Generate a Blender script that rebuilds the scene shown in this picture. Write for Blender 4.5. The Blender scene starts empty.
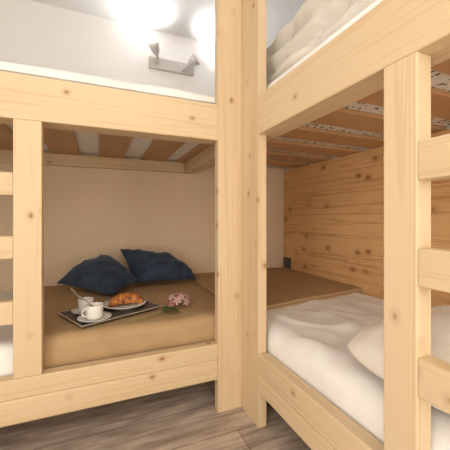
import bpy, bmesh, math, random
from mathutils import Vector, Matrix, noise
random.seed(7)
S = bpy.context.scene
COL = S.collection

# ------------------------------------------------------------------ camera
F_PX, YAW, HORIZON, CAM_H = 301.0, math.atan(126 / 301), 218.0, 0.83
cam_data = bpy.data.cameras.new('camera')
cam_data.sensor_fit = 'HORIZONTAL'
cam_data.sensor_width = 36.0
cam_data.lens = 36.0 * F_PX / 450.0
cam_data.shift_y = (HORIZON - 225.0) / 450.0
cam_data.clip_start = 0.02
camera = bpy.data.objects.new('camera', cam_data)
COL.objects.link(camera)
camera.location = (0, 0, CAM_H)
camera.rotation_euler = (math.pi / 2, 0, -YAW)
S.camera = camera

# ------------------------------------------------------------------ world, lights, exposure
world = bpy.data.worlds.new('world')
S.world = world
world.use_nodes = True
wbg = world.node_tree.nodes['Background']
wbg.inputs[0].default_value = (1.0, 0.89, 0.74, 1)
wbg.inputs[1].default_value = 1.35


def area_light(name, loc, rot, sx, sy, power, color):
    d = bpy.data.lights.new(name, 'AREA')
    d.shape = 'RECTANGLE'
    d.size, d.size_y = sx, sy
    d.energy = power
    d.color = color
    o = bpy.data.objects.new(name, d)
    COL.objects.link(o)
    o.location = loc
    o.rotation_euler = rot
    return o


# added fill lights: an area at the left, a point high behind the camera
area_light('left_fill_light', (-1.32, -0.70, 1.15), (math.radians(90), 0, math.radians(-92)), 1.2, 1.9, 18, (1.0, 0.93, 0.84))
lamp_data = bpy.data.lights.new('rear_fill_light', 'POINT')
lamp_data.energy = 3
lamp_data.color = (1.0, 0.96, 0.92)
lamp_data.shadow_soft_size = 0.16
lamp = bpy.data.objects.new('rear_fill_light', lamp_data)
COL.objects.link(lamp)
lamp.location = (-0.30, -0.45, 1.85)

vs = S.view_settings
vs.view_transform = 'Standard'
vs.look = 'None'
vs.exposure = 0.74
vs.gamma = 1.0
vs.use_curve_mapping = False


# ------------------------------------------------------------------ materials
def new_mat(name, color=(0.8, 0.8, 0.8), rough=0.6, metal=0.0, spec=0.5):
    m = bpy.data.materials.new(name)
    m.use_nodes = True
    nt = m.node_tree
    b = nt.nodes['Principled BSDF']
    b.inputs['Base Color'].default_value = (*color, 1)
    b.inputs['Roughness'].default_value = rough
    b.inputs['Metallic'].default_value = metal
    b.inputs['Specular IOR Level'].default_value = spec
    return m, nt, b


def node(nt, kind, **kw):
    n = nt.nodes.new(kind)
    for k, v in kw.items():
        setattr(n, k, v)
    return n


def ramp(nt, stops):
    r = node(nt, 'ShaderNodeValToRGB')
    e = r.color_ramp.elements
    while len(e) < len(stops):
        e.new(0.5)
    for el, (p, c) in zip(e, stops):
        el.position = p
        el.color = (*c, 1)
    return r


def coords(nt, scale, rand=True):
    tc = node(nt, 'ShaderNodeTexCoord')
    src = tc.outputs['Object']
    if rand:
        oi = node(nt, 'ShaderNodeObjectInfo')
        mul = node(nt, 'ShaderNodeVectorMath', operation='MULTIPLY')
        cmb = node(nt, 'ShaderNodeCombineXYZ')
        for i in range(3):
            nt.links.new(oi.outputs['Random'], cmb.inputs[i])
        nt.links.new(cmb.outputs[0], mul.inputs[0])
        mul.inputs[1].default_value = (7.3, 11.1, 5.7)
        add = node(nt, 'ShaderNodeVectorMath', operation='ADD')
        nt.links.new(src, add.inputs[0])
        nt.links.new(mul.outputs[0], add.inputs[1])
        src = add.outputs[0]
    mp = node(nt, 'ShaderNodeMapping')
    mp.inputs['Scale'].default_value = scale
    nt.links.new(src, mp.inputs['Vector'])
    return mp.outputs[0], src


def bump(nt, b, fac, strength, dist=0.002):
    bp = node(nt, 'ShaderNodeBump')
    bp.inputs['Strength'].default_value = strength
    bp.inputs['Distance'].default_value = dist
    nt.links.new(fac, bp.inputs['Height'])
    nt.links.new(bp.outputs[0], b.inputs['Normal'])


def mixc(nt, fac, a, bcol, mode='MIX'):
    m = node(nt, 'ShaderNodeMix', data_type='RGBA', blend_type=mode)
    if isinstance(fac, float):
        m.inputs[0].default_value = fac
    else:
        nt.links.new(fac, m.inputs[0])
    for sock, v in ((m.inputs[6], a), (m.inputs[7], bcol)):
        if isinstance(v, tuple):
            sock.default_value = (*v, 1)
        else:
            nt.links.new(v, sock)
    return m.outputs[2]


def pine(name, axis, light, dark, ring=1.0, knot=0.090, knots=10.0, rough=0.5, stretch=0.45):
    """softwood with the grain along `axis` (0,1,2)"""
    m, nt, b = new_mat(name, light, rough, spec=0.35)
    sc = [22.0, 22.0, 22.0]
    sc[axis] = stretch
    v, src = coords(nt, sc)
    n1 = node(nt, 'ShaderNodeTexNoise')
    n1.inputs['Scale'].default_value = 1.0
    n1.inputs['Detail'].default_value = 3.0
    n1.inputs['Distortion'].default_value = 0.6
    nt.links.new(v, n1.inputs['Vector'])
    # growth rings: sine of a slow noise
    sw = node(nt, 'ShaderNodeMath', operation='MULTIPLY')
    sw.inputs[1].default_value = 34.0
    nt.links.new(n1.outputs['Fac'], sw.inputs[0])
    sn = node(nt, 'ShaderNodeMath', operation='SINE')
    nt.links.new(sw.outputs[0], sn.inputs[0])
    r = ramp(nt, [(0.0, light), (0.72, light), (1.0, dark)])
    nt.links.new(sn.outputs[0], r.inputs[0])
    base = mixc(nt, 0.55 * ring, light, r.outputs[0])
    # broad tone change between boards and along the length
    sc2 = [3.0, 3.0, 3.0]
    sc2[axis] = 0.6
    mp = node(nt, 'ShaderNodeMapping')
    mp.inputs['Scale'].default_value = sc2
    nt.links.new(src, mp.inputs['Vector'])
    n2 = node(nt, 'ShaderNodeTexNoise')
    n2.inputs['Scale'].default_value = 1.2
    nt.links.new(mp.outputs[0], n2.inputs['Vector'])
    tone = ramp(nt, [(0.3, (0.93, 0.91, 0.88)), (0.7, (1.04, 1.04, 1.04))])
    nt.links.new(n2.outputs['Fac'], tone.inputs[0])
    base = mixc(nt, 1.0, base, tone.outputs[0], 'MULTIPLY')
    # small round knots, scattered through the timber
    sc3 = [knots] * 3
    sc3[axis] = knots * 0.75
    mk = node(nt, 'ShaderNodeMapping')
    mk.inputs['Scale'].default_value = sc3
    nt.links.new(src, mk.inputs['Vector'])
    vo = node(nt, 'ShaderNodeTexVoronoi')
    vo.inputs['Scale'].default_value = 1.0
    nt.links.new(mk.outputs[0], vo.inputs['Vector'])
    kr = ramp(nt, [(0.0, (0.95, 0.95, 0.95)), (knot * 0.6, (0.75, 0.75, 0.75)), (knot, (0.25, 0.22, 0.22)), (knot * 2.2, (0, 0, 0))])
    nt.links.new(vo.outputs['Distance'], kr.inputs[0])
    base = mixc(nt, kr.outputs[0], base, (0.30, 0.115, 0.035))
    nt.links.new(base, b.inputs['Base Color'])
    bump(nt, b, n1.outputs['Fac'], 0.06, 0.001)
    return m


PL, PD = (0.675, 0.525, 0.340), (0.585, 0.405, 0.220)
PINE = [pine('pine_%s' % 'xyz'[a], a, PL, PD, ring=0.9) for a in range(3)]
PANEL = pine('pine_panelling', 1, (0.79, 0.495, 0.24), (0.55, 0.27, 0.10), ring=1.15, knot=0.15, knots=9.0)
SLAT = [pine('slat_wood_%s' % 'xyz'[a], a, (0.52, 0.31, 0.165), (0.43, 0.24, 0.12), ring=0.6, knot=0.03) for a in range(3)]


def fabric(name, color, weave=900.0, strength=0.12, rough=0.9, vary=0.06, sheen=0.0):
    m, nt, b = new_mat(name, color, rough, spec=0.15)
    v, src = coords(nt, (1, 1, 1), False)
    n = node(nt, 'ShaderNodeTexNoise')
    n.inputs['Scale'].default_value = 9.0
    n.inputs['Detail'].default_value = 4.0
    nt.links.new(v, n.inputs['Vector'])
    lo = tuple(c * (1 - vary) for c in color)
    hi = tuple(min(1, c * (1 + vary)) for c in color)
    r = ramp(nt, [(0.3, lo), (0.7, hi)])
    nt.links.new(n.outputs['Fac'], r.inputs[0])
    nt.links.new(r.outputs[0], b.inputs['Base Color'])
    w = node(nt, 'ShaderNodeTexNoise')
    w.inputs['Scale'].default_value = weave
    nt.links.new(v, w.inputs['Vector'])
    bump(nt, b, w.outputs['Fac'], strength, 0.001)
    if sheen:
        b.inputs['Sheen Weight'].default_value = sheen
        b.inputs['Sheen Tint'].default_value = (0.6, 0.7, 0.9, 1)
    return m


SHEET = fabric('white_cotton', (0.86, 0.85, 0.84), 700, 0.1)
DUVET = fabric('cream_cotton', (0.72, 0.685, 0.62), 500, 0.15)
TAN = fabric('tan_blanket', (0.44, 0.30, 0.165), 380, 0.3, vary=0.07)
PILLOWCASE = fabric('ivory_cotton', (0.85, 0.81, 0.75), 700, 0.1)


def navy():
    m, nt, b = new_mat('navy_velvet', (0.02, 0.03, 0.06), 0.75, spec=0.25)
    v, src = coords(nt, (1, 1, 1))
    n = node(nt, 'ShaderNodeTexNoise')
    n.inputs['Scale'].default_value = 14.0
    n.inputs['Detail'].default_value = 5.0
    nt.links.new(v, n.inputs['Vector'])
    r = ramp(nt, [(0.3, (0.016, 0.026, 0.050)), (0.72, (0.040, 0.062, 0.105))])
    nt.links.new(n.outputs['Fac'], r.inputs[0])
    # tiny pale flecks
    vo = node(nt, 'ShaderNodeTexVoronoi')
    vo.inputs['Scale'].default_value = 55.0
    nt.links.new(v, vo.inputs['Vector'])
    fr = ramp(nt, [(0.0, (0.5, 0.5, 0.5)), (0.17, (0, 0, 0))])
    nt.links.new(vo.outputs['Distance'], fr.inputs[0])
    base = mixc(nt, fr.outputs[0], r.outputs[0], (0.13, 0.16, 0.20))
    nt.links.new(base, b.inputs['Base Color'])
    b.inputs['Sheen Weight'].default_value = 0.25
    b.inputs['Sheen Tint'].default_value = (0.5, 0.65, 0.9, 1)
    bump(nt, b, n.outputs['Fac'], 0.25, 0.004)
    return m


NAVY = navy()


def dotted():
    m, nt, b = new_mat('dotted_ticking', (0.72, 0.70, 0.66), 0.9, spec=0.1)
    v, src = coords(nt, (52, 34, 34), False)
    vo = node(nt, 'ShaderNodeTexVoronoi')
    vo.inputs['Scale'].default_value = 1.0
    vo.inputs['Randomness'].default_value = 1.35
    nt.links.new(v, vo.inputs['Vector'])
    r = ramp(nt, [(0.0, (0.06, 0.05, 0.05)), (0.27, (0.08, 0.07, 0.06)), (0.33, (0.74, 0.71, 0.66)), (1.0, (0.74, 0.71, 0.66))])
    nt.links.new(vo.outputs['Distance'], r.inputs[0])
    nt.links.new(r.outputs[0], b.inputs['Base Color'])
    return m


DOTTED = dotted()


def wall_paint(name, color):
    m, nt, b = new_mat(name, color, 0.85, spec=0.2)
    v, src = coords(nt, (1, 1, 1), False)
    n = node(nt, 'ShaderNodeTexNoise')
    n.inputs['Scale'].default_value = 160.0
    n.inputs['Detail'].default_value = 2.0
    nt.links.new(v, n.inputs['Vector'])
    bump(nt, b, n.outputs['Fac'], 0.12, 0.002)
    n2 = node(nt, 'ShaderNodeTexNoise')
    n2.inputs['Scale'].default_value = 3.0
    nt.links.new(v, n2.inputs['Vector'])
    r = ramp(nt, [(0.3, tuple(c * 0.97 for c in color)), (0.7, color)])
    nt.links.new(n2.outputs['Fac'], r.inputs[0])
    nt.links.new(r.outputs[0], b.inputs['Base Color'])
    return m


WALL = wall_paint('wall_paint', (0.85, 0.835, 0.82))
WALL_WARM_LIT = wall_paint('warm_lit_wall_paint', (0.76, 0.605, 0.435))  # wall colour with the warm light of the lower berths painted in
CEIL = wall_paint('ceiling_paint', (0.86, 0.86, 0.86))


def floor_mat():
    m, nt, b = new_mat('floor_planks', (0.2, 0.15, 0.11), 0.5, spec=0.4)
    tc = node(nt, 'ShaderNodeTexCoord')
    mp = node(nt, 'ShaderNodeMapping')
    mp.inputs['Location'].default_value = (0.35, -0.113, 0)
    nt.links.new(tc.outputs['Object'], mp.inputs['Vector'])
    br = node(nt, 'ShaderNodeTexBrick')
    br.offset = 0.37
    br.inputs['Scale'].default_value = 1.0
    br.inputs['Brick Width'].default_value = 1.35
    br.inputs['Row Height'].default_value = 0.191
    br.inputs['Mortar Size'].default_value = 0.0016
    br.inputs['Mortar Smooth'].default_value = 0.2
    br.inputs['Bias'].default_value = 0.0
    br.inputs['Color1'].default_value = (0.82, 0.82, 0.82, 1)
    br.inputs['Color2'].default_value = (1.1, 1.1, 1.1, 1)
    br.inputs['Mortar'].default_value = (0.35, 0.33, 0.30, 1)
    nt.links.new(mp.outputs[0], br.inputs['Vector'])
    v, src = coords(nt, (4.0, 48, 1), False)
    n = node(nt, 'ShaderNodeTexNoise')
    n.inputs['Scale'].default_value = 1.0
    n.inputs['Detail'].default_value = 6.0
    n.inputs['Distortion'].default_value = 1.0
    nt.links.new(v, n.inputs['Vector'])
    r = ramp(nt, [(0.28, (0.36, 0.28, 0.225)), (0.5, (0.53, 0.43, 0.355)), (0.72, (0.66, 0.56, 0.475))])
    nt.links.new(n.outputs['Fac'], r.inputs[0])
    n2 = node(nt, 'ShaderNodeTexNoise')
    n2.inputs['Scale'].default_value = 1.0
    n2.inputs['Detail'].default_value = 3.0
    v2, _ = coords(nt, (5.5, 22, 1), False)
    nt.links.new(v2, n2.inputs['Vector'])
    r2 = ramp(nt, [(0.30, (0.62, 0.61, 0.60)), (0.64, (1.12, 1.12, 1.12))])
    nt.links.new(n2.outputs['Fac'], r2.inputs[0])
    base = mixc(nt, 1.0, r.outputs[0], r2.outputs[0], 'MULTIPLY')
    base = mixc(nt, 1.0, base, br.outputs['Color'], 'MULTIPLY')
    nt.links.new(base, b.inputs['Base Color'])
    bump(nt, b, n.outputs['Fac'], 0.15, 0.002)
    return m


FLOOR = floor_mat()
CHINA, _, _b = new_mat('white_china', (0.80, 0.78, 0.75), 0.18)
SLATE, _, _b = new_mat('dark_slate', (0.10, 0.083, 0.068), 0.33)
RIM, _, _b = new_mat('tray_rim', (0.50, 0.44, 0.37), 0.4)
STEEL, _, _b = new_mat('spoon_steel', (0.62, 0.59, 0.55), 0.25, 1.0)
NICKEL, _, _b = new_mat('brushed_nickel', (0.60, 0.57, 0.54), 0.4, 0.7)
COFFEE, _, _b = new_mat('coffee', (0.05, 0.022, 0.01), 0.2)
SOCKET, _, _b = new_mat('charcoal_plastic', (0.085, 0.083, 0.080), 0.45)
LEAF, _, _b = new_mat('leaf_green', (0.055, 0.11, 0.025), 0.5)
STEM, _, _b = new_mat('stem_green', (0.20, 0.24, 0.06), 0.55)
PETAL, _, _b = new_mat('pink_petal', (0.72, 0.30, 0.36), 0.6)
PETALP, _, _b = new_mat('pale_pink_petal', (0.86, 0.60, 0.60), 0.6)
EYE, _, _b = new_mat('flower_eye', (0.55, 0.45, 0.14), 0.6)
BULB, _nt, _b = new_mat('lit_bulb', (1, 1, 1), 0.4)
_b.inputs['Emission Color'].default_value = (1.0, 0.9, 0.75, 1)
_b.inputs['Emission Strength'].default_value = 6.0


def crust():
    m, nt, b = new_mat('baked_crust', (0.6, 0.25, 0.06), 0.45, spec=0.4)
    v, src = coords(nt, (1, 1, 1), False)
    n = node(nt, 'ShaderNodeTexNoise')
    n.inputs['Scale'].default_value = 42.0
    n.inputs['Detail'].default_value = 4.0
    nt.links.new(v, n.inputs['Vector'])
    r = ramp(nt, [(0.36, (0.13, 0.03, 0.008)), (0.5, (0.46, 0.155, 0.03)), (0.7, (0.66, 0.32, 0.085))])
    nt.links.new(n.outputs['Fac'], r.inputs[0])
    nt.links.new(r.outputs[0], b.inputs['Base Color'])
    bump(nt, b, n.outputs['Fac'], 0.5, 0.004)
    return m


CRUST = crust()


# ------------------------------------------------------------------ builders
def thing(name, label, cat, loc, group=None):
    o = bpy.data.objects.new(name, None)
    COL.objects.link(o)
    o.empty_display_size = 0.05
    o.location = loc
    o['label'], o['category'] = label, cat
    if group:
        o['group'] = group
    return o


def world_loc(o):
    v = Vector((0, 0, 0))
    while o:
        v += o.location
        o = o.parent
    return v


def link(name, bm, mats, parent=None, origin=None, smooth=False, label=None):
    """bm is in world coordinates; the mesh is stored relative to its parent (or origin)"""
    off = world_loc(parent) if parent else Vector(origin or (0, 0, 0))
    bmesh.ops.translate(bm, verts=bm.verts, vec=-off)
    me = bpy.data.meshes.new(name)
    bm.normal_update()
    bm.to_mesh(me)
    bm.free()
    for m in (mats if isinstance(mats, (list, tuple)) else [mats]):
        me.materials.append(m)
    if smooth:
        for p in me.polygons:
            p.use_smooth = True
    o = bpy.data.objects.new(name, me)
    COL.objects.link(o)
    if parent:
        o.parent = parent
    else:
        o.location = off
    if label:
        o['label'] = label
    return o


def tag(o, label, cat, group=None):
    o['label'], o['category'] = label, cat
    if group:
        o['group'] = group
    return o


def struct(name, bm, mat):
    o = link(name, bm, mat)
    o['kind'] = 'structure'
    return o


def box(bm, x0, x1, y0, y1, z0, z1, bev=0.003):
    r = bmesh.ops.create_cube(bm, size=1.0)
    vs_ = r['verts']
    bmesh.ops.scale(bm, verts=vs_, vec=(x1 - x0, y1 - y0, z1 - z0))
    bmesh.ops.translate(bm, verts=vs_, vec=((x0 + x1) / 2, (y0 + y1) / 2, (z0 + z1) / 2))
    if bev > 0:
        es = list({e for v in vs_ for e in v.link_edges})
        bmesh.ops.bevel(bm, geom=es, offset=bev, segments=2, profile=0.5, affect='EDGES')
    return bm


def bx(*a, **k):
    return box(bmesh.new(), *a, **k)


def lathe(bm, prof, segs=36, mat=0, M=None):
    """prof: (r, z) from bottom axis outwards; spun about z; closed where r == 0"""
    rings = []
    for r, z in prof:
        if r < 1e-6:
            rings.append([bm.verts.new((0, 0, z))])
        else:
            rings.append([bm.verts.new((r * math.cos(2 * math.pi * k / segs), r * math.sin(2 * math.pi * k / segs), z)) for k in range(segs)])
    fs = []
    for a, b in zip(rings[:-1], rings[1:]):
        for k in range(segs):
            k2 = (k + 1) % segs
            if len(a) == 1 and len(b) == 1:
                continue
            if len(a) == 1:
                fs.append(bm.faces.new((a[0], b[k2], b[k])))
            elif len(b) == 1:
                fs.append(bm.faces.new((a[k], a[k2], b[0])))
            else:
                fs.append(bm.faces.new((a[k], a[k2], b[k2], b[k])))
    for f in fs:
        f.material_index = mat
        f.smooth = True
    vv = [v for r in rings for v in r]
    if M:
        bmesh.ops.transform(bm, matrix=M, verts=vv)
    bmesh.ops.recalc_face_normals(bm, faces=fs)
    return bm


def tube(bm, pts, rad, segs=8, flat=1.0, up=Vector((0, 0, 1))):
    pts = [Vector(p) for p in pts]
    rings = []
    for i, p in enumerate(pts):
        t = (pts[min(i + 1, len(pts) - 1)] - pts[max(i - 1, 0)]).normalized()
        s = t.cross(up)
        if s.length < 1e-4:
            s = t.cross(Vector((1, 0, 0)))
        s.normalize()
        n = s.cross(t).normalized()
        r = rad[i] if isinstance(rad, (list, tuple)) else rad
        rings.append([bm.verts.new(p + s * (r * math.cos(2 * math.pi * k / segs)) + n * (r * flat * math.sin(2 * math.pi * k / segs))) for k in range(segs)])
    fs = []
    for a, b in zip(rings[:-1], rings[1:]):
        for k in range(segs):
            k2 = (k + 1) % segs
            fs.append(bm.faces.new((a[k], a[k2], b[k2], b[k])))
    fs.append(bm.faces.new(rings[0][::-1]))
    fs.append(bm.faces.new(rings[-1]))
    for f in fs:
        f.smooth = True
    bmesh.ops.recalc_face_normals(bm, faces=fs)
    return bm


def spaced(a, b, n, r):
    """n cells between a and b with finer cells within r of each end"""
    m = 5
    e = [r * (1 - math.cos(math.pi / 2 * k / m)) for k in range(m + 1)]
    mid = [a + r + (b - a - 2 * r) * k / n for k in range(1, n)]
    return [a + x for x in e] + mid + [b - x for x in reversed(e)]


def quarter(d, r):
    return 0.0 if d >= r else r - math.sqrt(max(0.0, r * r - (r - d) ** 2))


def soft_slab(x0, x1, y0, y1, z0, z1, r=0.04, n=(30, 30), amp=0.004, freq=5.0, seed=0.0, warp=None, side=None, bottom_mat=0):
    """a soft rectangular slab (mattress, quilt): rounded top edge, gentle unevenness"""
    bm = bmesh.new()
    xs, ys = spaced(x0, x1, n[0], r), spaced(y0, y1, n[1], r)
    g = []
    for x in xs:
        row = []
        for y in ys:
            d = min(x - x0, x1 - x, y - y0, y1 - y)
            z = z1 - quarter(d, r)
            w = min(1.0, d / (2 * r))
            z += amp * w * noise.noise(Vector((x * freq, y * freq, seed)))
            z += amp * 0.5 * w * noise.noise(Vector((x * freq * 2.7, y * freq * 2.7, seed + 9)))
            p = Vector((x, y, z))
            if warp:
                p = warp(p, d)
            row.append(bm.verts.new(p))
        g.append(row)
    nx, ny = len(xs), len(ys)
    for i in range(nx - 1):
        for j in range(ny - 1):
            bm.faces.new((g[i][j], g[i + 1][j], g[i + 1][j + 1], g[i][j + 1]))
    loop = [g[i][0] for i in range(nx)] + [g[nx - 1][j] for j in range(1, ny)] + [g[i][ny - 1] for i in range(nx - 2, -1, -1)] + [g[0][j] for j in range(ny - 2, 0, -1)]
    prev = loop
    zt = z1 - r
    steps = 4
    for k in range(1, steps + 1):
        t = k / steps
        cur = []
        for v in loop:
            bulge = 0.0
            p = Vector((v.co.x, v.co.y, v.co.z + (z0 - v.co.z) * t))
            if side:
                p = side(p, t)
            cur.append(bm.verts.new(p))
        m = len(loop)
        for i in range(m):
            bm.faces.new((prev[i], cur[i], cur[(i + 1) % m], prev[(i + 1) % m]))
        prev = cur
    f = bm.faces.new(prev)
    for q in bm.faces:
        q.smooth = True
    f.smooth = False
    f.material_index = bottom_mat
    bmesh.ops.recalc_face_normals(bm, faces=bm.faces)
    return bm


def cushion(corners, t_front, t_back, n=26, pinch=0.08, seed=0.0, wrinkle=0.012, rnd=0.0, puff=0.55):
    """pillow between four corner points (in order); bulges along the plane's normal"""
    c = [Vector(p) for p in corners]
    nrm = (c[2] - c[0]).cross(c[3] - c[1]).normalized()
    bm = bmesh.new()

    def mid(u, v):
        # pulled-in sides, pointed corners
        uu = u * (1 - pinch * (1 - v * v) * abs(u) ** 3)
        vv = v * (1 - pinch * (1 - u * u) * abs(v) ** 3)
        uu, vv = uu * math.sqrt(1 - rnd * vv * vv / 2), vv * math.sqrt(1 - rnd * uu * uu / 2)
        a, b = (uu + 1) / 2, (vv + 1) / 2
        return c[0] * (1 - a) * (1 - b) + c[1] * a * (1 - b) + c[2] * a * b + c[3] * (1 - a) * b

    def prof(u, v):
        return ((1 - abs(u) ** 2.4) * (1 - abs(v) ** 2.4)) ** puff

    grids = []
    for sgn, t in ((1, t_front), (-1, t_back)):
        g = []
        for i in range(n + 1):
            row = []
            u = -math.cos(math.pi * i / n)
            for j in range(n + 1):
                v = -math.cos(math.pi * j / n)
                p = mid(u, v)
                h = prof(u, v)
                w = wrinkle * h * noise.noise(Vector((u * 1.7, v * 1.7, seed))) + wrinkle * 0.6 * min(1, 3 * h) * noise.noise(Vector((u * 4.5, v * 4.5, seed + 3)))
                row.append(p + nrm * (sgn * t * h + (w if sgn > 0 else 0)))
            g.append(row)
        grids.append(g)
    vf = [[bm.verts.new(p) for p in row] for row in grids[0]]
    vb = [[vf[i][j] if i in (0, n) or j in (0, n) else bm.verts.new(grids[1][i][j]) for j in range(n + 1)] for i in range(n + 1)]
    for i in range(n):
        for j in range(n):
            bm.faces.new((vf[i][j], vf[i + 1][j], vf[i + 1][j + 1], vf[i][j + 1]))
            q = (vb[i][j], vb[i][j + 1], vb[i + 1][j + 1], vb[i + 1][j])
            try:
                bm.faces.new(q)
            except ValueError:
                pass
    for f in bm.faces:
        f.smooth = True
    bmesh.ops.recalc_face_normals(bm, faces=bm.faces)
    return bm


# ------------------------------------------------------------------ the setting
YB, XR, ZC = 2.19, 1.48, 2.18       # back wall, right wall, ceiling
XL, YF = -1.45, -1.30
struct('floor', bx(XL - 0.1, XR + 0.1, YF, YB + 0.1, -0.1, 0.0, bev=0), FLOOR)
struct('ceiling', bx(XL - 0.1, XR + 0.1, YF, YB + 0.1, ZC, ZC + 0.1, bev=0), CEIL)
# white; below the upper berths the warmer light is painted in as beige
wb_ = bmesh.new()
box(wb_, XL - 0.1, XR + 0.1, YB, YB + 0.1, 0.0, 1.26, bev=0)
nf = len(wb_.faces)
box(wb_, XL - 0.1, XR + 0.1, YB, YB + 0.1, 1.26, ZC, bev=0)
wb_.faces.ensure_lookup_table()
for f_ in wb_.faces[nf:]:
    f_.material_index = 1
struct('wall_back', wb_, [WALL_WARM_LIT, WALL])
struct('wall_right', bx(XR, XR + 0.1, YF, YB, 0.0, ZC, bev=0), WALL)
struct('wall_left', bx(XL - 0.1, XL, YF, YB, 0.0, ZC, bev=0), WALL)

# ------------------------------------------------------------------ the bunk bed along the back wall
T = 0.045                       # timber thickness
Z_LO = (0.143, 0.2265, 0.295)   # lower rail: two boards
Z_UP = (1.160, 1.312)           # upper rail
Z_SL = 1.234                    # underside of the slats
Y0 = 1.190                      # front face of the left bunk
X0 = 0.579                      # front face of the right bunk
RUNGS = ((0.477, 0.553), (0.695, 0.770), (0.905, 0.982))

lb = thing('bunk_bed', 'pale pine bunk bed along the back wall, with the breakfast tray on its lower berth', 'bunk bed',
           (-0.40, 1.70, 0), 'corner pine bunk beds')
link('corner_post', bx(0.466, 0.5788, Y0, Y0 + 0.040, 0, ZC - 0.001), PINE[2], lb)
link('end_post', bx(-1.40, -1.31, Y0, Y0 + 0.040, 0, Z_UP[1] + 0.002), PINE[2], lb)
link('lower_rail_board', bx(-1.31, 0.466, Y0, Y0 + T, Z_LO[0], Z_LO[1], bev=0.005), PINE[0], lb)
link('lower_rail_board', bx(-1.31, 0.466, Y0, Y0 + T, Z_LO[1], Z_LO[2], bev=0.005), PINE[0], lb)
link('upper_side_rail', bx(-1.31, 0.466, Y0, Y0 + T, *Z_UP), PINE[0], lb)
link('front_slat_bearer', bx(-1.31, 0.560, Y0 + T, Y0 + T + 0.055, Z_UP[0] + 0.003, Z_SL), PINE[0], lb)
link('wall_slat_bearer', bx(-1.40, 0.577, YB - 0.042, YB - 0.001, Z_UP[0] + 0.002, Z_SL), PINE[0], lb)
for xl, xr in ((-0.263, -0.180), (-0.745, -0.662)):
    link('ladder_post', bx(xl, xr, Y0 - 0.0005, Y0 + 0.042, Z_LO[2], Z_UP[0]), PINE[2], lb)
for z0, z1 in RUNGS:
    link('ladder_rung', bx(-0.662, -0.263, Y0 + 0.0005, Y0 + 0.040, z0, z1), PINE[0], lb)
for k in range(8):
    xc = 0.3500 - 0.272 * k if k else 0.3500
    if xc < -1.36:
        break
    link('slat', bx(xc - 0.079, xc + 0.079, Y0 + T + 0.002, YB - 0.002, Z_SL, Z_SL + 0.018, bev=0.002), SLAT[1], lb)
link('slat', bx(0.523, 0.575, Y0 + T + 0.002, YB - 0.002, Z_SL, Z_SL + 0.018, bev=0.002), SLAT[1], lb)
link('bed_base', bx(-1.40, 0.570, Y0 + T, YB - 0.001, 0.250, 0.272), SLAT[0], lb)

# ------------------------------------------------------------------ the bunk bed along the right wall
rb = thing('bunk_bed', 'pale pine bunk bed along the plank-panelled right wall, white pillow on its lower berth', 'bunk bed',
           (1.03, 1.0, 0), 'corner pine bunk beds')
link('corner_post', bx(X0, X0 + 0.038, 1.043, Y0 + 0.040, 0, ZC - 0.001), PINE[2], rb)
link('end_post', bx(X0, X0 + 0.042, 0.02, 0.100, 0, Z_UP[1] + 0.002), PINE[2], rb)
link('lower_rail_board', bx(X0, X0 + T, 0.100, 1.043, Z_LO[0], 0.212, bev=0.005), PINE[1], rb)
link('lower_rail_board', bx(X0, X0 + T, 0.100, 1.043, 0.212, Z_LO[2], bev=0.005), PINE[1], rb)
link('upper_side_rail', bx(X0, X0 + T, 0.100, 1.043, *Z_UP), PINE[1], rb)
link('rear_rail', bx(X0, X0 + T, Y0 + 0.060, YB - 0.001, *Z_UP), PINE[1], rb)
link('rear_rail', bx(X0, X0 + T, Y0 + 0.060, YB - 0.001, Z_LO[0], Z_LO[2]), PINE[1], rb)
link('front_slat_bearer', bx(X0 + T, X0 + T + 0.055, 0.100, YB - 0.001, Z_UP[0] + 0.003, Z_SL), PINE[1], rb)
for yl, yr in ((0.401, 0.478), (0.101, 0.150)):
    link('ladder_post', bx(X0 - 0.0005, X0 + 0.043, yl, yr, Z_LO[2], Z_UP[0]), PINE[2], rb)
for z0, z1 in RUNGS:
    link('ladder_rung', bx(X0 + 0.0002, X0 + 0.041, 0.150, 0.401, z0, z1), PINE[1], rb)
for k in range(9):
    yc = 0.215 + 0.249 * k
    if yc + 0.07 > YB:
        break
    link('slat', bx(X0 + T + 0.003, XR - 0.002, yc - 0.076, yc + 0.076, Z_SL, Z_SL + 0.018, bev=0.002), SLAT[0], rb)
link('bed_base', bx(X0 + T, 1.458, 0.100, YB - 0.001, 0.250, 0.272), SLAT[1], rb)
pb = bmesh.new()
zz = [0.0, 0.168, 0.305, 0.443, 0.580, 0.718, 0.856, 0.994, 1.130, Z_SL]
for a, b in zip(zz[:-1], zz[1:]):
    box(pb, 1.460, XR - 0.0005, 0.02, YB - 0.001, a, b, bev=0.005)
link('plank_panel', pb, PANEL, rb, label='knotty horizontal pine planks at the wall side')

# ------------------------------------------------------------------ bedding
MT = 0.390                      # top of the lower mattresses
mg = 'foam mattresses of the bunks'
tag(link('mattress', soft_slab(-1.40, 0.568, Y0 + T + 0.006, YB - 0.006, 0.272, MT, r=0.035, amp=0.003), SHEET, origin=(-0.4, 1.7, 0.272)),
    'mattress in white sheet under the tan blanket on the lower berth holding the tray', 'mattress', mg)


def right_warp(p, d):
    w = min(1.0, d / 0.05)
    p.z += 0.007 * w * noise.noise(Vector((p.x * 11, p.y * 7, 4.0)))
    p.z += 0.009 * w * min(1, max(0, (1.22 - p.y) / 0.1)) * max(0, 1 - 4.5 * abs(noise.noise(Vector((p.x * 4.2 + p.y * 2.4, p.y * 3.1 - p.x, 12.0)))))
    return p


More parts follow.
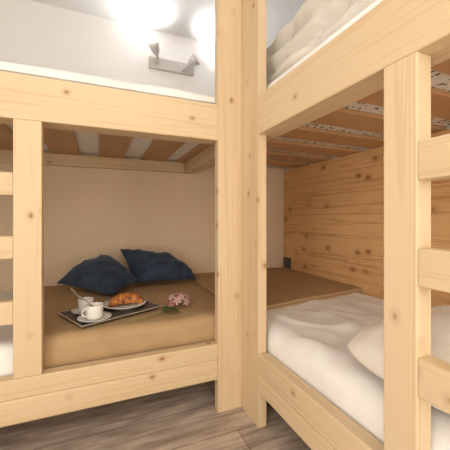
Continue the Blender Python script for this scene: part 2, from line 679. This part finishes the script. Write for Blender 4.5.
tag(link('mattress', soft_slab(0.630, 1.456, 0.13, YB - 0.006, 0.272, MT, r=0.065, n=(80, 110), amp=0.005, warp=right_warp), SHEET, origin=(1.03, 1.1, 0.272)),
    'mattress in rumpled white sheet on the lower berth along the panelled right wall', 'mattress', mg)
tag(link('mattress', soft_slab(-1.40, 0.568, Y0 + T + 0.006, YB - 0.006, Z_SL + 0.0185, 1.335, r=0.03, amp=0.002), SHEET, origin=(-0.4, 1.7, 1.25)),
    'mattress on the upper berth along the back wall, under a white quilt', 'mattress', mg)
tag(link('mattress', soft_slab(0.630, 1.474, 0.13, YB - 0.006, Z_SL + 0.0185, 1.376, r=0.018, amp=0.002, bottom_mat=1), [SHEET, DOTTED], origin=(1.03, 1.1, 1.25)),
    'mattress with black-dotted underside on the upper berth along the right wall', 'mattress', mg)


# tan blanket drawn over the foot of the left mattress and tucked behind the rail
def left_blanket():
    bm = bmesh.new()
    yf, zt, r = Y0 + T + 0.0025, MT + 0.009, 0.040
    prof = [(yf, 0.276), (yf, 0.325), (yf, zt - r - 0.01)]
    for k in range(7):
        a = math.pi / 2 * k / 6
        prof.append((yf + r - r * math.cos(a), zt - r + r * math.sin(a)))
    yb = YB - 0.004
    m = 30
    prof += [(yf + r + (yb - yf - r) * k / m, zt) for k in range(1, m + 1)]
    xs = [-0.235 + (0.600 + 0.235) * k / 40 for k in range(41)]
    outer, inner = [], []
    for x in xs:
        e = min(1.0, min(x - xs[0], xs[-1] - x) / 0.03)
        ro, ri = [], []
        for i, (y, z) in enumerate(prof):
            a = prof[max(i - 1, 0)]
            b = prof[min(i + 1, len(prof) - 1)]
            t = Vector((0, b[0] - a[0], b[1] - a[1])).normalized()
            nn = Vector((0, -t.z, t.y))
            w = 0.0
            if z > zt - r:
                w = 0.0045 * (noise.noise(Vector((x * 5, y * 5, 2.0))) + 0.5 * noise.noise(Vector((x * 13, y * 9, 6.0)))) + 0.002
            # the open edge runs aslant, further out towards the wall
            q = Vector((x - 0.20 * max(0, y - 1.24) * (xs[-1] - x) / (xs[-1] - xs[0]), y, z))
            ro.append(bm.verts.new(q + nn * (w * e - 0.004 * (1 - e))))
            ri.append(bm.verts.new(q - nn * 0.0065))
        outer.append(ro)
        inner.append(ri)
    for g in (outer, inner):
        for i in range(len(xs) - 1):
            for j in range(len(prof) - 1):
                bm.faces.new((g[i][j], g[i + 1][j], g[i + 1][j + 1], g[i][j + 1]))
    L = len(prof)
    for i in range(len(xs) - 1):
        for j in (0, L - 1):
            bm.faces.new((outer[i][j], outer[i + 1][j], inner[i + 1][j], inner[i][j]))
    for i in (0, len(xs) - 1):
        for j in range(L - 1):
            bm.faces.new((outer[i][j], outer[i][j + 1], inner[i][j + 1], inner[i][j]))
    for f in bm.faces:
        f.smooth = True
    bmesh.ops.recalc_face_normals(bm, faces=bm.faces)
    return bm


tag(link('blanket', left_blanket(), TAN, origin=(0.17, 1.7, 0.40)),
    'tan blanket tucked smooth over the lower berth, under the tray and navy cushions', 'blanket', 'tan blankets on the lower berths')


# tan blanket folded over the foot of the right mattress: two layers, slanting near edge
def edge_y(x):
    return 1.235 + (x - 0.66) * 0.13 + 0.006 * math.sin(x * 14)


def fold_layer(z0, z1, inset, x0, seed):
    def warp(p, d):
        t = (p.y - 0.0)
        e = edge_y(p.x) + inset
        y = e + (YB - 0.006 - e) * t
        w = min(1.0, d / 0.02)
        return Vector((p.x, y, p.z + 0.004 * w * noise.noise(Vector((p.x * 6, y * 6, seed)))))
    xs_r = 0.008
    return soft_slab(x0, 1.455, 0.0, 1.0, z0, z1, r=xs_r, n=(30, 36), amp=0.0, warp=warp)


bl = fold_layer(MT - 0.006, MT + 0.009, 0.0, 0.603, 1.0)
b2 = fold_layer(MT + 0.008, MT + 0.021, 0.010, 0.606, 5.0)
tmp = bpy.data.meshes.new('tmp')
b2.to_mesh(tmp)
b2.free()
bl.from_mesh(tmp)
bpy.data.meshes.remove(tmp)
tag(link('blanket', bl, TAN, origin=(1.03, 1.7, 0.40)),
    'tan blanket folded double over the foot of the right lower berth by the planks', 'blanket', 'tan blankets on the lower berths')


# white quilt on the left upper berth, its edge puffing above the rail
def quilt_warp(p, d):
    w = min(1.0, d / 0.03)
    p.z += w * (0.010 * noise.noise(Vector((p.x * 5.5, p.y * 4, 1.0))) + 0.005 * noise.noise(Vector((p.x * 14, p.y * 10, 8.0))))
    p.y -= 0.012 * (1 - w) * 0
    return p


tag(link('quilt', soft_slab(-1.38, 0.562, Y0 + T + 0.003, YB - 0.01, 1.3355, 1.376, r=0.028, n=(70, 30), amp=0.002, warp=quilt_warp), SHEET, origin=(-0.4, 1.7, 1.333)),
    'plain white quilt puffing above the upper rail along the back wall, below the twin spotlight', 'quilt')


# cream duvet heaped on the right upper berth
def duvet():
    bm = bmesh.new()
    nx, ny = 90, 80
    x0, x1, y0, y1 = 0.705, 1.38, 0.20, 1.80
    zb = 1.3745
    g = []
    for i in range(nx + 1):
        u = (1 - math.cos(math.pi * i / nx)) / 2
        row = []
        for j in range(ny + 1):
            v = (1 - math.cos(math.pi * j / ny)) / 2
            x, y = x0 + (x1 - x0) * u, y0 + (y1 - y0) * v
            ex, ey = min(u, 1 - u) * 2, min(v, 1 - v) * 2
            h = 0.325 * (1 - (1 - min(1, ex * 4.0)) ** 2.6) ** 0.7 * (1 - (1 - min(1, ey * 2.1)) ** 2.4) ** 0.7
            # peak towards the near end, lower at the far end
            h *= 0.86 + 0.07 * math.tanh((0.965 - y) * 40) + 0.05 * noise.noise(Vector((x * 3, y * 3, 2)))
            # long folds following the edge of the berth
            s = (x - x0) * 1.0 + 0.05 * noise.noise(Vector((y * 3.0, 1.5, 0)))
            h += (0.030 * math.sin(s * 46 + 0.5) + 0.018 * noise.noise(Vector((x * 16, y * 5, 3)))) * min(1, h / 0.06)
            h += 0.016 * noise.noise(Vector((x * 9, y * 9, 7))) * min(1, h / 0.06)
            h -= 0.030 * max(0, 1 - 5 * abs(noise.noise(Vector((x * 5 + y * 2, y * 4.2 - x, 5))))) * min(1, h / 0.06)
            # the front of the heap bulges in three rolls with creases between them
            ph_ = math.pi * h / 0.095 + 0.9 * noise.noise(Vector((y * 2.2, 0.3, 4))) + 1.1 * (y - 0.9)
            fr = max(0.0, 1 - u * 2.2)
            xx = x - (0.060 * abs(math.sin(ph_)) ** 0.7 - 0.012) * fr * min(1, h / 0.03) + (0.016 * noise.noise(Vector((y * 6, h * 10, 4))) + 0.012 * max(0, 1 - 6 * abs(noise.noise(Vector((y * 4.5 + h * 3, h * 7, 11)))))) * fr
            xx = max(xx, 0.645)
            row.append(bm.verts.new((xx, y, zb + max(0.0, h))))
        g.append(row)
    for i in range(nx):
        for j in range(ny):
            bm.faces.new((g[i][j], g[i + 1][j], g[i + 1][j + 1], g[i][j + 1]))
    loop = [g[i][0] for i in range(nx)] + [g[nx][j] for j in range(ny)] + [g[i][ny] for i in range(nx, 0, -1)] + [g[0][j] for j in range(ny, 0, -1)]
    bm.faces.new(loop[::-1])
    for f in bm.faces:
        f.smooth = True
    bmesh.ops.recalc_face_normals(bm, faces=bm.faces)
    return bm


tag(link('duvet', duvet(), DUVET, origin=(1.0, 0.7, 1.3745)),
    'cream duvet heaped in thick folds on the right-hand upper berth', 'duvet')

tag(link('pillow', cushion([(0.632, 0.25, 0.446), (1.30, 0.23, 0.449), (1.32, 0.72, 0.455), (0.632, 0.725, 0.446)], 0.100, 0.036, pinch=0.0, rnd=0.55, puff=0.36, seed=5.0, wrinkle=0.014), PILLOWCASE, origin=(1.0, 0.48, 0.40)),
    'white pillow lying on the rumpled white sheet behind the right ladder post', 'pillow')

cg = 'navy cushions on the tan blanket'
tag(link('cushion', cushion([(-0.235, 2.04, 0.440), (0.060, 1.680, 0.428), (0.215, 1.84, 0.460), (0.052, 2.125, 0.585)], 0.100, 0.02, pinch=0.04, seed=1.0, wrinkle=0.02), NAVY, origin=(0.0, 1.9, 0.41)),
    'navy velvet cushion on the left, slumped flat with one corner up behind the cups', 'cushion', cg)
tag(link('cushion', cushion([(0.190, 1.86, 0.440), (0.600, 1.895, 0.430), (0.545, 2.08, 0.485), (0.128, 2.125, 0.622)], 0.095, 0.02, pinch=0.05, seed=4.0, wrinkle=0.02), NAVY, origin=(0.35, 2.0, 0.41)),
    'navy velvet cushion on the right, its top corner leaning highest against the back wall', 'cushion', cg)

# ------------------------------------------------------------------ breakfast tray
BT = MT + 0.0135                # top of the tan blanket under the tray
FC = Vector((-0.0610, 1.2615))
E1 = Vector((0.909, 0.417))
E2 = Vector((-0.417, 0.909))
TL_, TS_ = 0.368, 0.249


def tp(a, b, z):
    p = FC + E1 * a + E2 * b
    return Vector((p.x, p.y, z))


def ring_strip(bm, A, B, mat):
    n = len(A)
    for i in range(n):
        f = bm.faces.new((A[i], A[(i + 1) % n], B[(i + 1) % n], B[i]))
        f.material_index = mat


def quad_ring(bm, inset, z):
    return [bm.verts.new(tp(a, b, z)) for a, b in ((inset, inset), (TL_ - inset, inset), (TL_ - inset, TS_ - inset), (inset, TS_ - inset))]


tr = thing('serving_tray', 'dark slate serving tray with upturned pale-edged rim on the tan blanket', 'tray', tp(TL_ / 2, TS_ / 2, BT))
tb = bmesh.new()
r0 = quad_ring(tb, 0.018, BT)                    # underside
r1 = quad_ring(tb, 0.002, BT + 0.0135)
r2 = quad_ring(tb, 0.0035, BT + 0.0155)
r3 = quad_ring(tb, 0.020, BT + 0.004)            # inner floor
tb.faces.new(r0[::-1])
ring_strip(tb, r0, r1, 0)
ring_strip(tb, r1, r2, 0)
ring_strip(tb, r2, r3, 0)
tb.faces.new(r3)
bmesh.ops.recalc_face_normals(tb, faces=tb.faces)
link('tray_body', tb, SLATE, tr)
rbm = bmesh.new()
a0, a1, a2, a3 = quad_ring(rbm, 0.0, BT + 0.0135), quad_ring(rbm, 0.0, BT + 0.0160), quad_ring(rbm, 0.0028, BT + 0.0160), quad_ring(rbm, 0.0028, BT + 0.0135)
for A, B in ((a0, a1), (a1, a2), (a2, a3), (a3, a0)):
    ring_strip(rbm, A, B, 0)
bmesh.ops.recalc_face_normals(rbm, faces=rbm.faces)
link('rim_edge', rbm, RIM, tr, label='pale metal rim edge')
TF = BT + 0.0042                # inside floor of the tray

SAUCERS = [(-0.0165, 1.356, 0.066), (-0.054, 1.474, 0.058)]


def saucer(x, y, r, label):
    bm = bmesh.new()
    k = r / 0.067
    lathe(bm, [(0, 0.0015), (0.030, 0.0015), (0.031, 0.0), (0.034, 0.0), (0.036, 0.003), (0.052, 0.0085), (0.067, 0.0145), (0.0668, 0.0165), (0.052, 0.0115), (0.034, 0.0062), (0.024, 0.0052), (0, 0.0052)], 44)
    bmesh.ops.transform(bm, matrix=Matrix.Translation((x, y, TF)) @ Matrix.Diagonal((k, k, 1, 1)), verts=bm.verts)
    return tag(link('saucer', bm, CHINA, origin=(x, y, TF)), label, 'saucer', 'coffee saucers on the tray')


saucer(*SAUCERS[0], 'white china saucer under the front cup, at the near edge of the tray')
saucer(*SAUCERS[1], 'white china saucer under the rear cup, at the left end of the tray')


def make_cup(x, y, label, ang, k=1.0):
    z = TF + 0.0054
    c = thing('coffee_cup', label, 'cup', (x, y, z), 'coffee cups on the tray')
    bm = bmesh.new()
    lathe(bm, [(0, 0.002), (0.019, 0.002), (0.020, 0.0), (0.0225, 0.0), (0.0285, 0.003), (0.0318, 0.012), (0.0333, 0.034), (0.0340, 0.060), (0.0334, 0.0615), (0.0322, 0.060), (0.0312, 0.034), (0.0298, 0.014), (0.024, 0.006), (0, 0.005)], 40)
    bmesh.ops.transform(bm, matrix=Matrix.Translation((x, y, z)) @ Matrix.Scale(k, 4), verts=bm.verts)
    link('cup_body', bm, CHINA, c)
    hb = bmesh.new()
    d = Vector((math.cos(ang), math.sin(ang), 0))
    pts = []
    for i in range(13):
        t = math.pi * (i / 12) - math.pi / 2
        pts.append(Vector((x, y, z)) + k * (d * (0.0300 + 0.0185 * math.cos(t)) + Vector((0, 0, 0.031 + 0.0165 * math.sin(t)))))
    tube(hb, pts, 0.0036 * k, 8)
    link('handle', hb, CHINA, c)
    kb = bmesh.new()
    lathe(kb, [(0, 0.038), (0.0312, 0.038), (0.0312, 0.0388), (0, 0.0388)], 32)
    bmesh.ops.transform(kb, matrix=Matrix.Translation((x, y, z)) @ Matrix.Scale(k, 4), verts=kb.verts)
    link('coffee', kb, COFFEE, c, label='dark coffee inside the cup')
    return c


make_cup(SAUCERS[0][0], SAUCERS[0][1], 'white china cup nearest the front edge of the tray, standing on the larger saucer', math.radians(190), 0.98)
make_cup(SAUCERS[1][0], SAUCERS[1][1], 'white china cup standing behind the front cup, at the left end of the tray', math.radians(75), 0.95)


def spoon(tip, end, label):
    """tip: bowl end inside the cup; end: handle end in the air"""
    tip, end = Vector(tip), Vector(end)
    bm = bmesh.new()
    n = 16
    pts, rad = [], []
    for i in range(n + 1):
        t = i / n
        pts.append(tip.lerp(end, t) + Vector((0, 0, 0.004 * math.sin(math.pi * t))))
        if t < 0.26:
            rad.append(0.0015 + 0.0095 * math.sin(math.pi * min(1, t / 0.28)) ** 0.7)
        else:
            rad.append(0.0034 + 0.0034 * max(0, (t - 0.6) / 0.4))
    tube(bm, pts, rad, 10, flat=0.42)
    return tag(link('teaspoon', bm, STEEL, origin=tuple(tip)), label, 'spoon', 'teaspoons in the cups')


c0, c1 = SAUCERS
zc = TF + 0.0054
spoon((c1[0] + 0.010, c1[1] - 0.012, zc + 0.020), (c1[0] - 0.062, c1[1] + 0.037, zc + 0.103), 'steel teaspoon standing in the rear cup, handle reaching highest to the left')
spoon((c0[0] + 0.012, c0[1] - 0.004, zc + 0.031), (c0[0] - 0.074, c0[1] + 0.050, zc + 0.100), 'steel teaspoon leaning out of the front cup across the rear cup')

PX, PY = 0.112, 1.508
pbm = bmesh.new()
lathe(pbm, [(0, 0.002), (0.052, 0.002), (0.053, 0.0), (0.058, 0.0), (0.061, 0.004), (0.080, 0.013), (0.101, 0.0185), (0.1008, 0.0208), (0.079, 0.0158), (0.060, 0.0075), (0.040, 0.006), (0, 0.006)], 56)
bmesh.ops.translate(pbm, verts=pbm.verts, vec=(PX, PY, TF))
tag(link('plate', pbm, CHINA, origin=(PX, PY, TF)), 'round white plate on the tray, under the croissant', 'plate')


def croissant():
    bm = bmesh.new()
    n, segs = 60, 20
    rings = []
    for i in range(n + 1):
        t = i / n * 2 - 1
        ang = t * 0.84
        # crescent, horns towards the camera
        R = 0.112
        cx_, cy_ = R * math.sin(ang), -R * (1 - math.cos(ang)) * 0.75
        r = 0.0320 * (1 - abs(t) ** 2.6) ** 0.60 + 0.002
        rid = (t * 3.6) % 1.0
        r *= 0.90 + 0.13 * (1 - abs(2 * ((t * 3.4 + 0.5) % 1.0) - 1)) ** 0.6
        ring = []
        for k in range(segs):
            a = 2 * math.pi * k / segs
            rr = r * (1 + 0.05 * noise.noise(Vector((t * 9, math.cos(a) * 2, math.sin(a) * 2))))
            y = rr * 1.05 * math.cos(a)
            z = rr * 0.80 * math.sin(a)
            z = max(z, -r * 0.62)
            ring.append(bm.verts.new((cx_ * 0.98 - 0.0 * y, cy_ + y, z + 0.0215 * (1 - abs(t) ** 2.2) ** 0.62 + 0.0015)))
        rings.append(ring)
    for a, b in zip(rings[:-1], rings[1:]):
        for k in range(segs):
            bm.faces.new((a[k], a[(k + 1) % segs], b[(k + 1) % segs], b[k]))
    bm.faces.new(rings[0][::-1])
    bm.faces.new(rings[-1])
    for f in bm.faces:
        f.smooth = True
    bmesh.ops.recalc_face_normals(bm, faces=bm.faces)
    rot = Matrix.Rotation(math.radians(2), 4, 'Z')
    bmesh.ops.transform(bm, matrix=Matrix.Translation((PX + 0.008, PY + 0.012, TF + 0.0118)) @ rot, verts=bm.verts)
    return bm


tag(link('croissant', croissant(), CRUST, origin=(PX, PY, TF + 0.007)), 'golden brown croissant lying on the white plate', 'croissant')

# ------------------------------------------------------------------ pink flower sprig
fl = thing('flower_sprig', 'sprig of pink flowers with a long stem lying on the tan blanket beside the tray', 'flower', (0.30, 1.36, BT))
sb = bmesh.new()
tube(sb, [(0.100, 1.268, BT + 0.0005), (0.150, 1.287, BT + 0.004), (0.215, 1.318, BT + 0.007), (0.275, 1.352, BT + 0.011), (0.320, 1.382, BT + 0.017), (0.345, 1.400, BT + 0.024)], [0.0020, 0.0021, 0.0023, 0.0024, 0.0023, 0.0020], 8)
link('stem', sb, STEM, fl)


def leaf(base, tip, width, lift):
    base, tip = Vector(base), Vector(tip)
    ax = tip - base
    side = ax.cross(Vector((0, 0, 1))).normalized()
    bm = bmesh.new()
    n = 14
    top, bot = [], []
    for i in range(n + 1):
        t = i / n
        w = width * math.sin(math.pi * t ** 0.8) ** 0.8 if 0 < t < 1 else 0.0006
        c = base + ax * t + Vector((0, 0, lift * math.sin(math.pi * t)))
        row = [c - side * w, c - side * w * 0.5 + Vector((0, 0, -0.001)), c + Vector((0, 0, -0.003)), c + side * w * 0.5 + Vector((0, 0, -0.001)), c + side * w]
        top.append([bm.verts.new(p + Vector((0, 0, 0.0006))) for p in row])
        bot.append([bm.verts.new(p) for p in row])
    for i in range(n):
        for k in range(4):
            bm.faces.new((top[i][k], top[i + 1][k], top[i + 1][k + 1], top[i][k + 1]))
            bm.faces.new((bot[i][k], bot[i][k + 1], bot[i + 1][k + 1], bot[i + 1][k]))
        for k in (0, 4):
            bm.faces.new((top[i][k], top[i + 1][k], bot[i + 1][k], bot[i][k]))
    for i in (0, n):
        for k in range(4):
            bm.faces.new((top[i][k], top[i][k + 1], bot[i][k + 1], bot[i][k]))
    for f in bm.faces:
        f.smooth = True
    bmesh.ops.recalc_face_normals(bm, faces=bm.faces)
    return bm


link('leaf', leaf((0.255, 1.352, BT + 0.012), (0.335, 1.318, BT + 0.003), 0.024, 0.014), LEAF, fl)
link('leaf', leaf((0.262, 1.346, BT + 0.012), (0.300, 1.405, BT + 0.010), 0.013, 0.008), LEAF, fl)
link('leaf', leaf((0.325, 1.385, BT + 0.018), (0.352, 1.375, BT + 0.024), 0.010, 0.006), STEM, fl)


def blossom(c, nrm, r, mat):
    bm = bmesh.new()
    z = Vector(nrm).normalized()
    x = z.cross(Vector((0.3, 0.2, 1))).normalized()
    y = z.cross(x)
    c = Vector(c)
    spin = random.random() * 6
    for k in range(5):
        a = spin + 2 * math.pi * k / 5
        d = x * math.cos(a) + y * math.sin(a)
        s = z.cross(d)
        prev = None
        front = []
        for i in range(6):
            t = i / 5
            w = r * 0.30 * math.sin(math.pi * (0.12 + 0.80 * t)) if i < 5 else r * 0.12
            cc = c + d * (r * (0.10 + 0.90 * t)) + z * (r * 0.45 * t * (1.05 - t) * 1.4)
            front.append([bm.verts.new(cc - s * w), bm.verts.new(cc + z * (-r * 0.06)), bm.verts.new(cc + s * w)])
        for i in range(5):
            for q in range(2):
                bm.faces.new((front[i][q], front[i + 1][q], front[i + 1][q + 1], front[i][q + 1]))
    ret = bmesh.ops.solidify(bm, geom=bm.faces[:], thickness=r * 0.06)
    for f in bm.faces:
        f.smooth = True
    o = link('blossom', bm, mat, fl)
    eb = bmesh.new()
    bmesh.ops.create_uvsphere(eb, u_segments=8, v_segments=6, radius=r * 0.15)
    bmesh.ops.translate(eb, verts=eb.verts, vec=c + z * r * 0.08)
    link('flower_eye', eb, EYE, o)
    return o


HC = Vector((0.352, 1.402, BT + 0.034))
stalks = bmesh.new()
for k in range(15):
    ph = k * 2.399963
    cz = 0.92 - 1.25 * k / 14
    rr = math.sqrt(max(0, 1 - cz * cz))
    n_ = Vector((rr * math.cos(ph), rr * math.sin(ph), cz))
    f_ = 0.82 + 0.4 * random.random()
    p = HC + Vector((n_.x * 0.048, n_.y * 0.042, n_.z * 0.036)) * f_
    p.z = max(p.z, BT + 0.012)
    base = Vector((0.345, 1.400, BT + 0.024))
    tube(stalks, [base, base.lerp(p, 0.5) + Vector((0, 0, 0.004)), p], 0.0011, 6)
    blossom(p, n_ + Vector((0, -0.35, 0.25)), 0.0175 + 0.004 * random.random(), PETALP if k % 3 else PETAL)
link('flower_stalks', stalks, STEM, fl)

# ------------------------------------------------------------------ twin spotlight on the back wall
sp = thing('wall_spotlight', 'brushed metal twin spotlight with two cone heads on the wall above the upper berth', 'lamp', (0.49, YB, 1.935))
link('wall_plate', bx(0.325, 0.655, YB - 0.024, YB - 0.0005, 1.896, 1.976, bev=0.003), NICKEL, sp)


def spot_head(joint, mouth, r):
    joint, mouth = Vector(joint), Vector(mouth)
    ax = (mouth - joint).normalized()
    L = (mouth - joint).length
    kb = bmesh.new()
    tube(kb, [Vector((joint.x, YB - 0.022, joint.z - 0.004)), joint + Vector((0, 0, -0.004)), joint + ax * 0.012], [0.007, 0.0065, 0.006], 12)
    link('swivel_joint', kb, NICKEL, sp)
    M = Matrix.Translation(joint) @ ax.to_track_quat('Z', 'Y').to_matrix().to_4x4()
    hb = bmesh.new()
    lathe(hb, [(0, 0.006), (0.009, 0.006), (0.0105, 0.012), (0.0105, L * 0.30), (0.017, L * 0.38), (0.027, L * 0.52), (r * 0.86, L * 0.78), (r, L), (r * 0.96, L), (r * 0.82, L * 0.78), (0.024, L * 0.54), (0.014, L * 0.42), (0, L * 0.42)], 32, M=M)
    h = link('spot_head', hb, NICKEL, sp)
    bb = bmesh.new()
    lathe(bb, [(0, L * 0.46), (0.010, L * 0.46), (0.016, L * 0.62), (0.017, L * 0.74), (0.011, L * 0.84), (0, L * 0.86)], 20, M=M)
    link('bulb', bb, BULB, h)
    d = bpy.data.lights.new('spot_beam', 'SPOT')
    d.energy = 4.2
    d.color = (0.97, 0.97, 1.0)
    d.spot_size = math.radians(158)
    d.spot_blend = 1.0
    d.shadow_soft_size = 0.03
    o = bpy.data.objects.new('spot_beam', d)
    COL.objects.link(o)
    o.parent = sp
    o.location = joint + ax * (L * 0.93) - world_loc(sp)
    o.rotation_euler = (-ax).to_track_quat('Z', 'Y').to_euler()


spot_head((0.385, 2.135, 1.940), (0.343, 2.085, 2.024), 0.038)
spot_head((0.570, 2.135, 1.918), (0.650, 2.085, 1.978), 0.042)

# ------------------------------------------------------------------ wall socket
so = thing('wall_socket', 'small dark grey socket low on the pine planks, in the far corner', 'socket', (1.46, 2.125, 0.47))
link('socket_plate', bx(1.448, 1.4602, 2.078, 2.172, 0.413, 0.498, bev=0.003), SOCKET, so)
link('socket_insert', bx(1.444, 1.4485, 2.100, 2.150, 0.430, 0.480, bev=0.002), SOCKET, so)
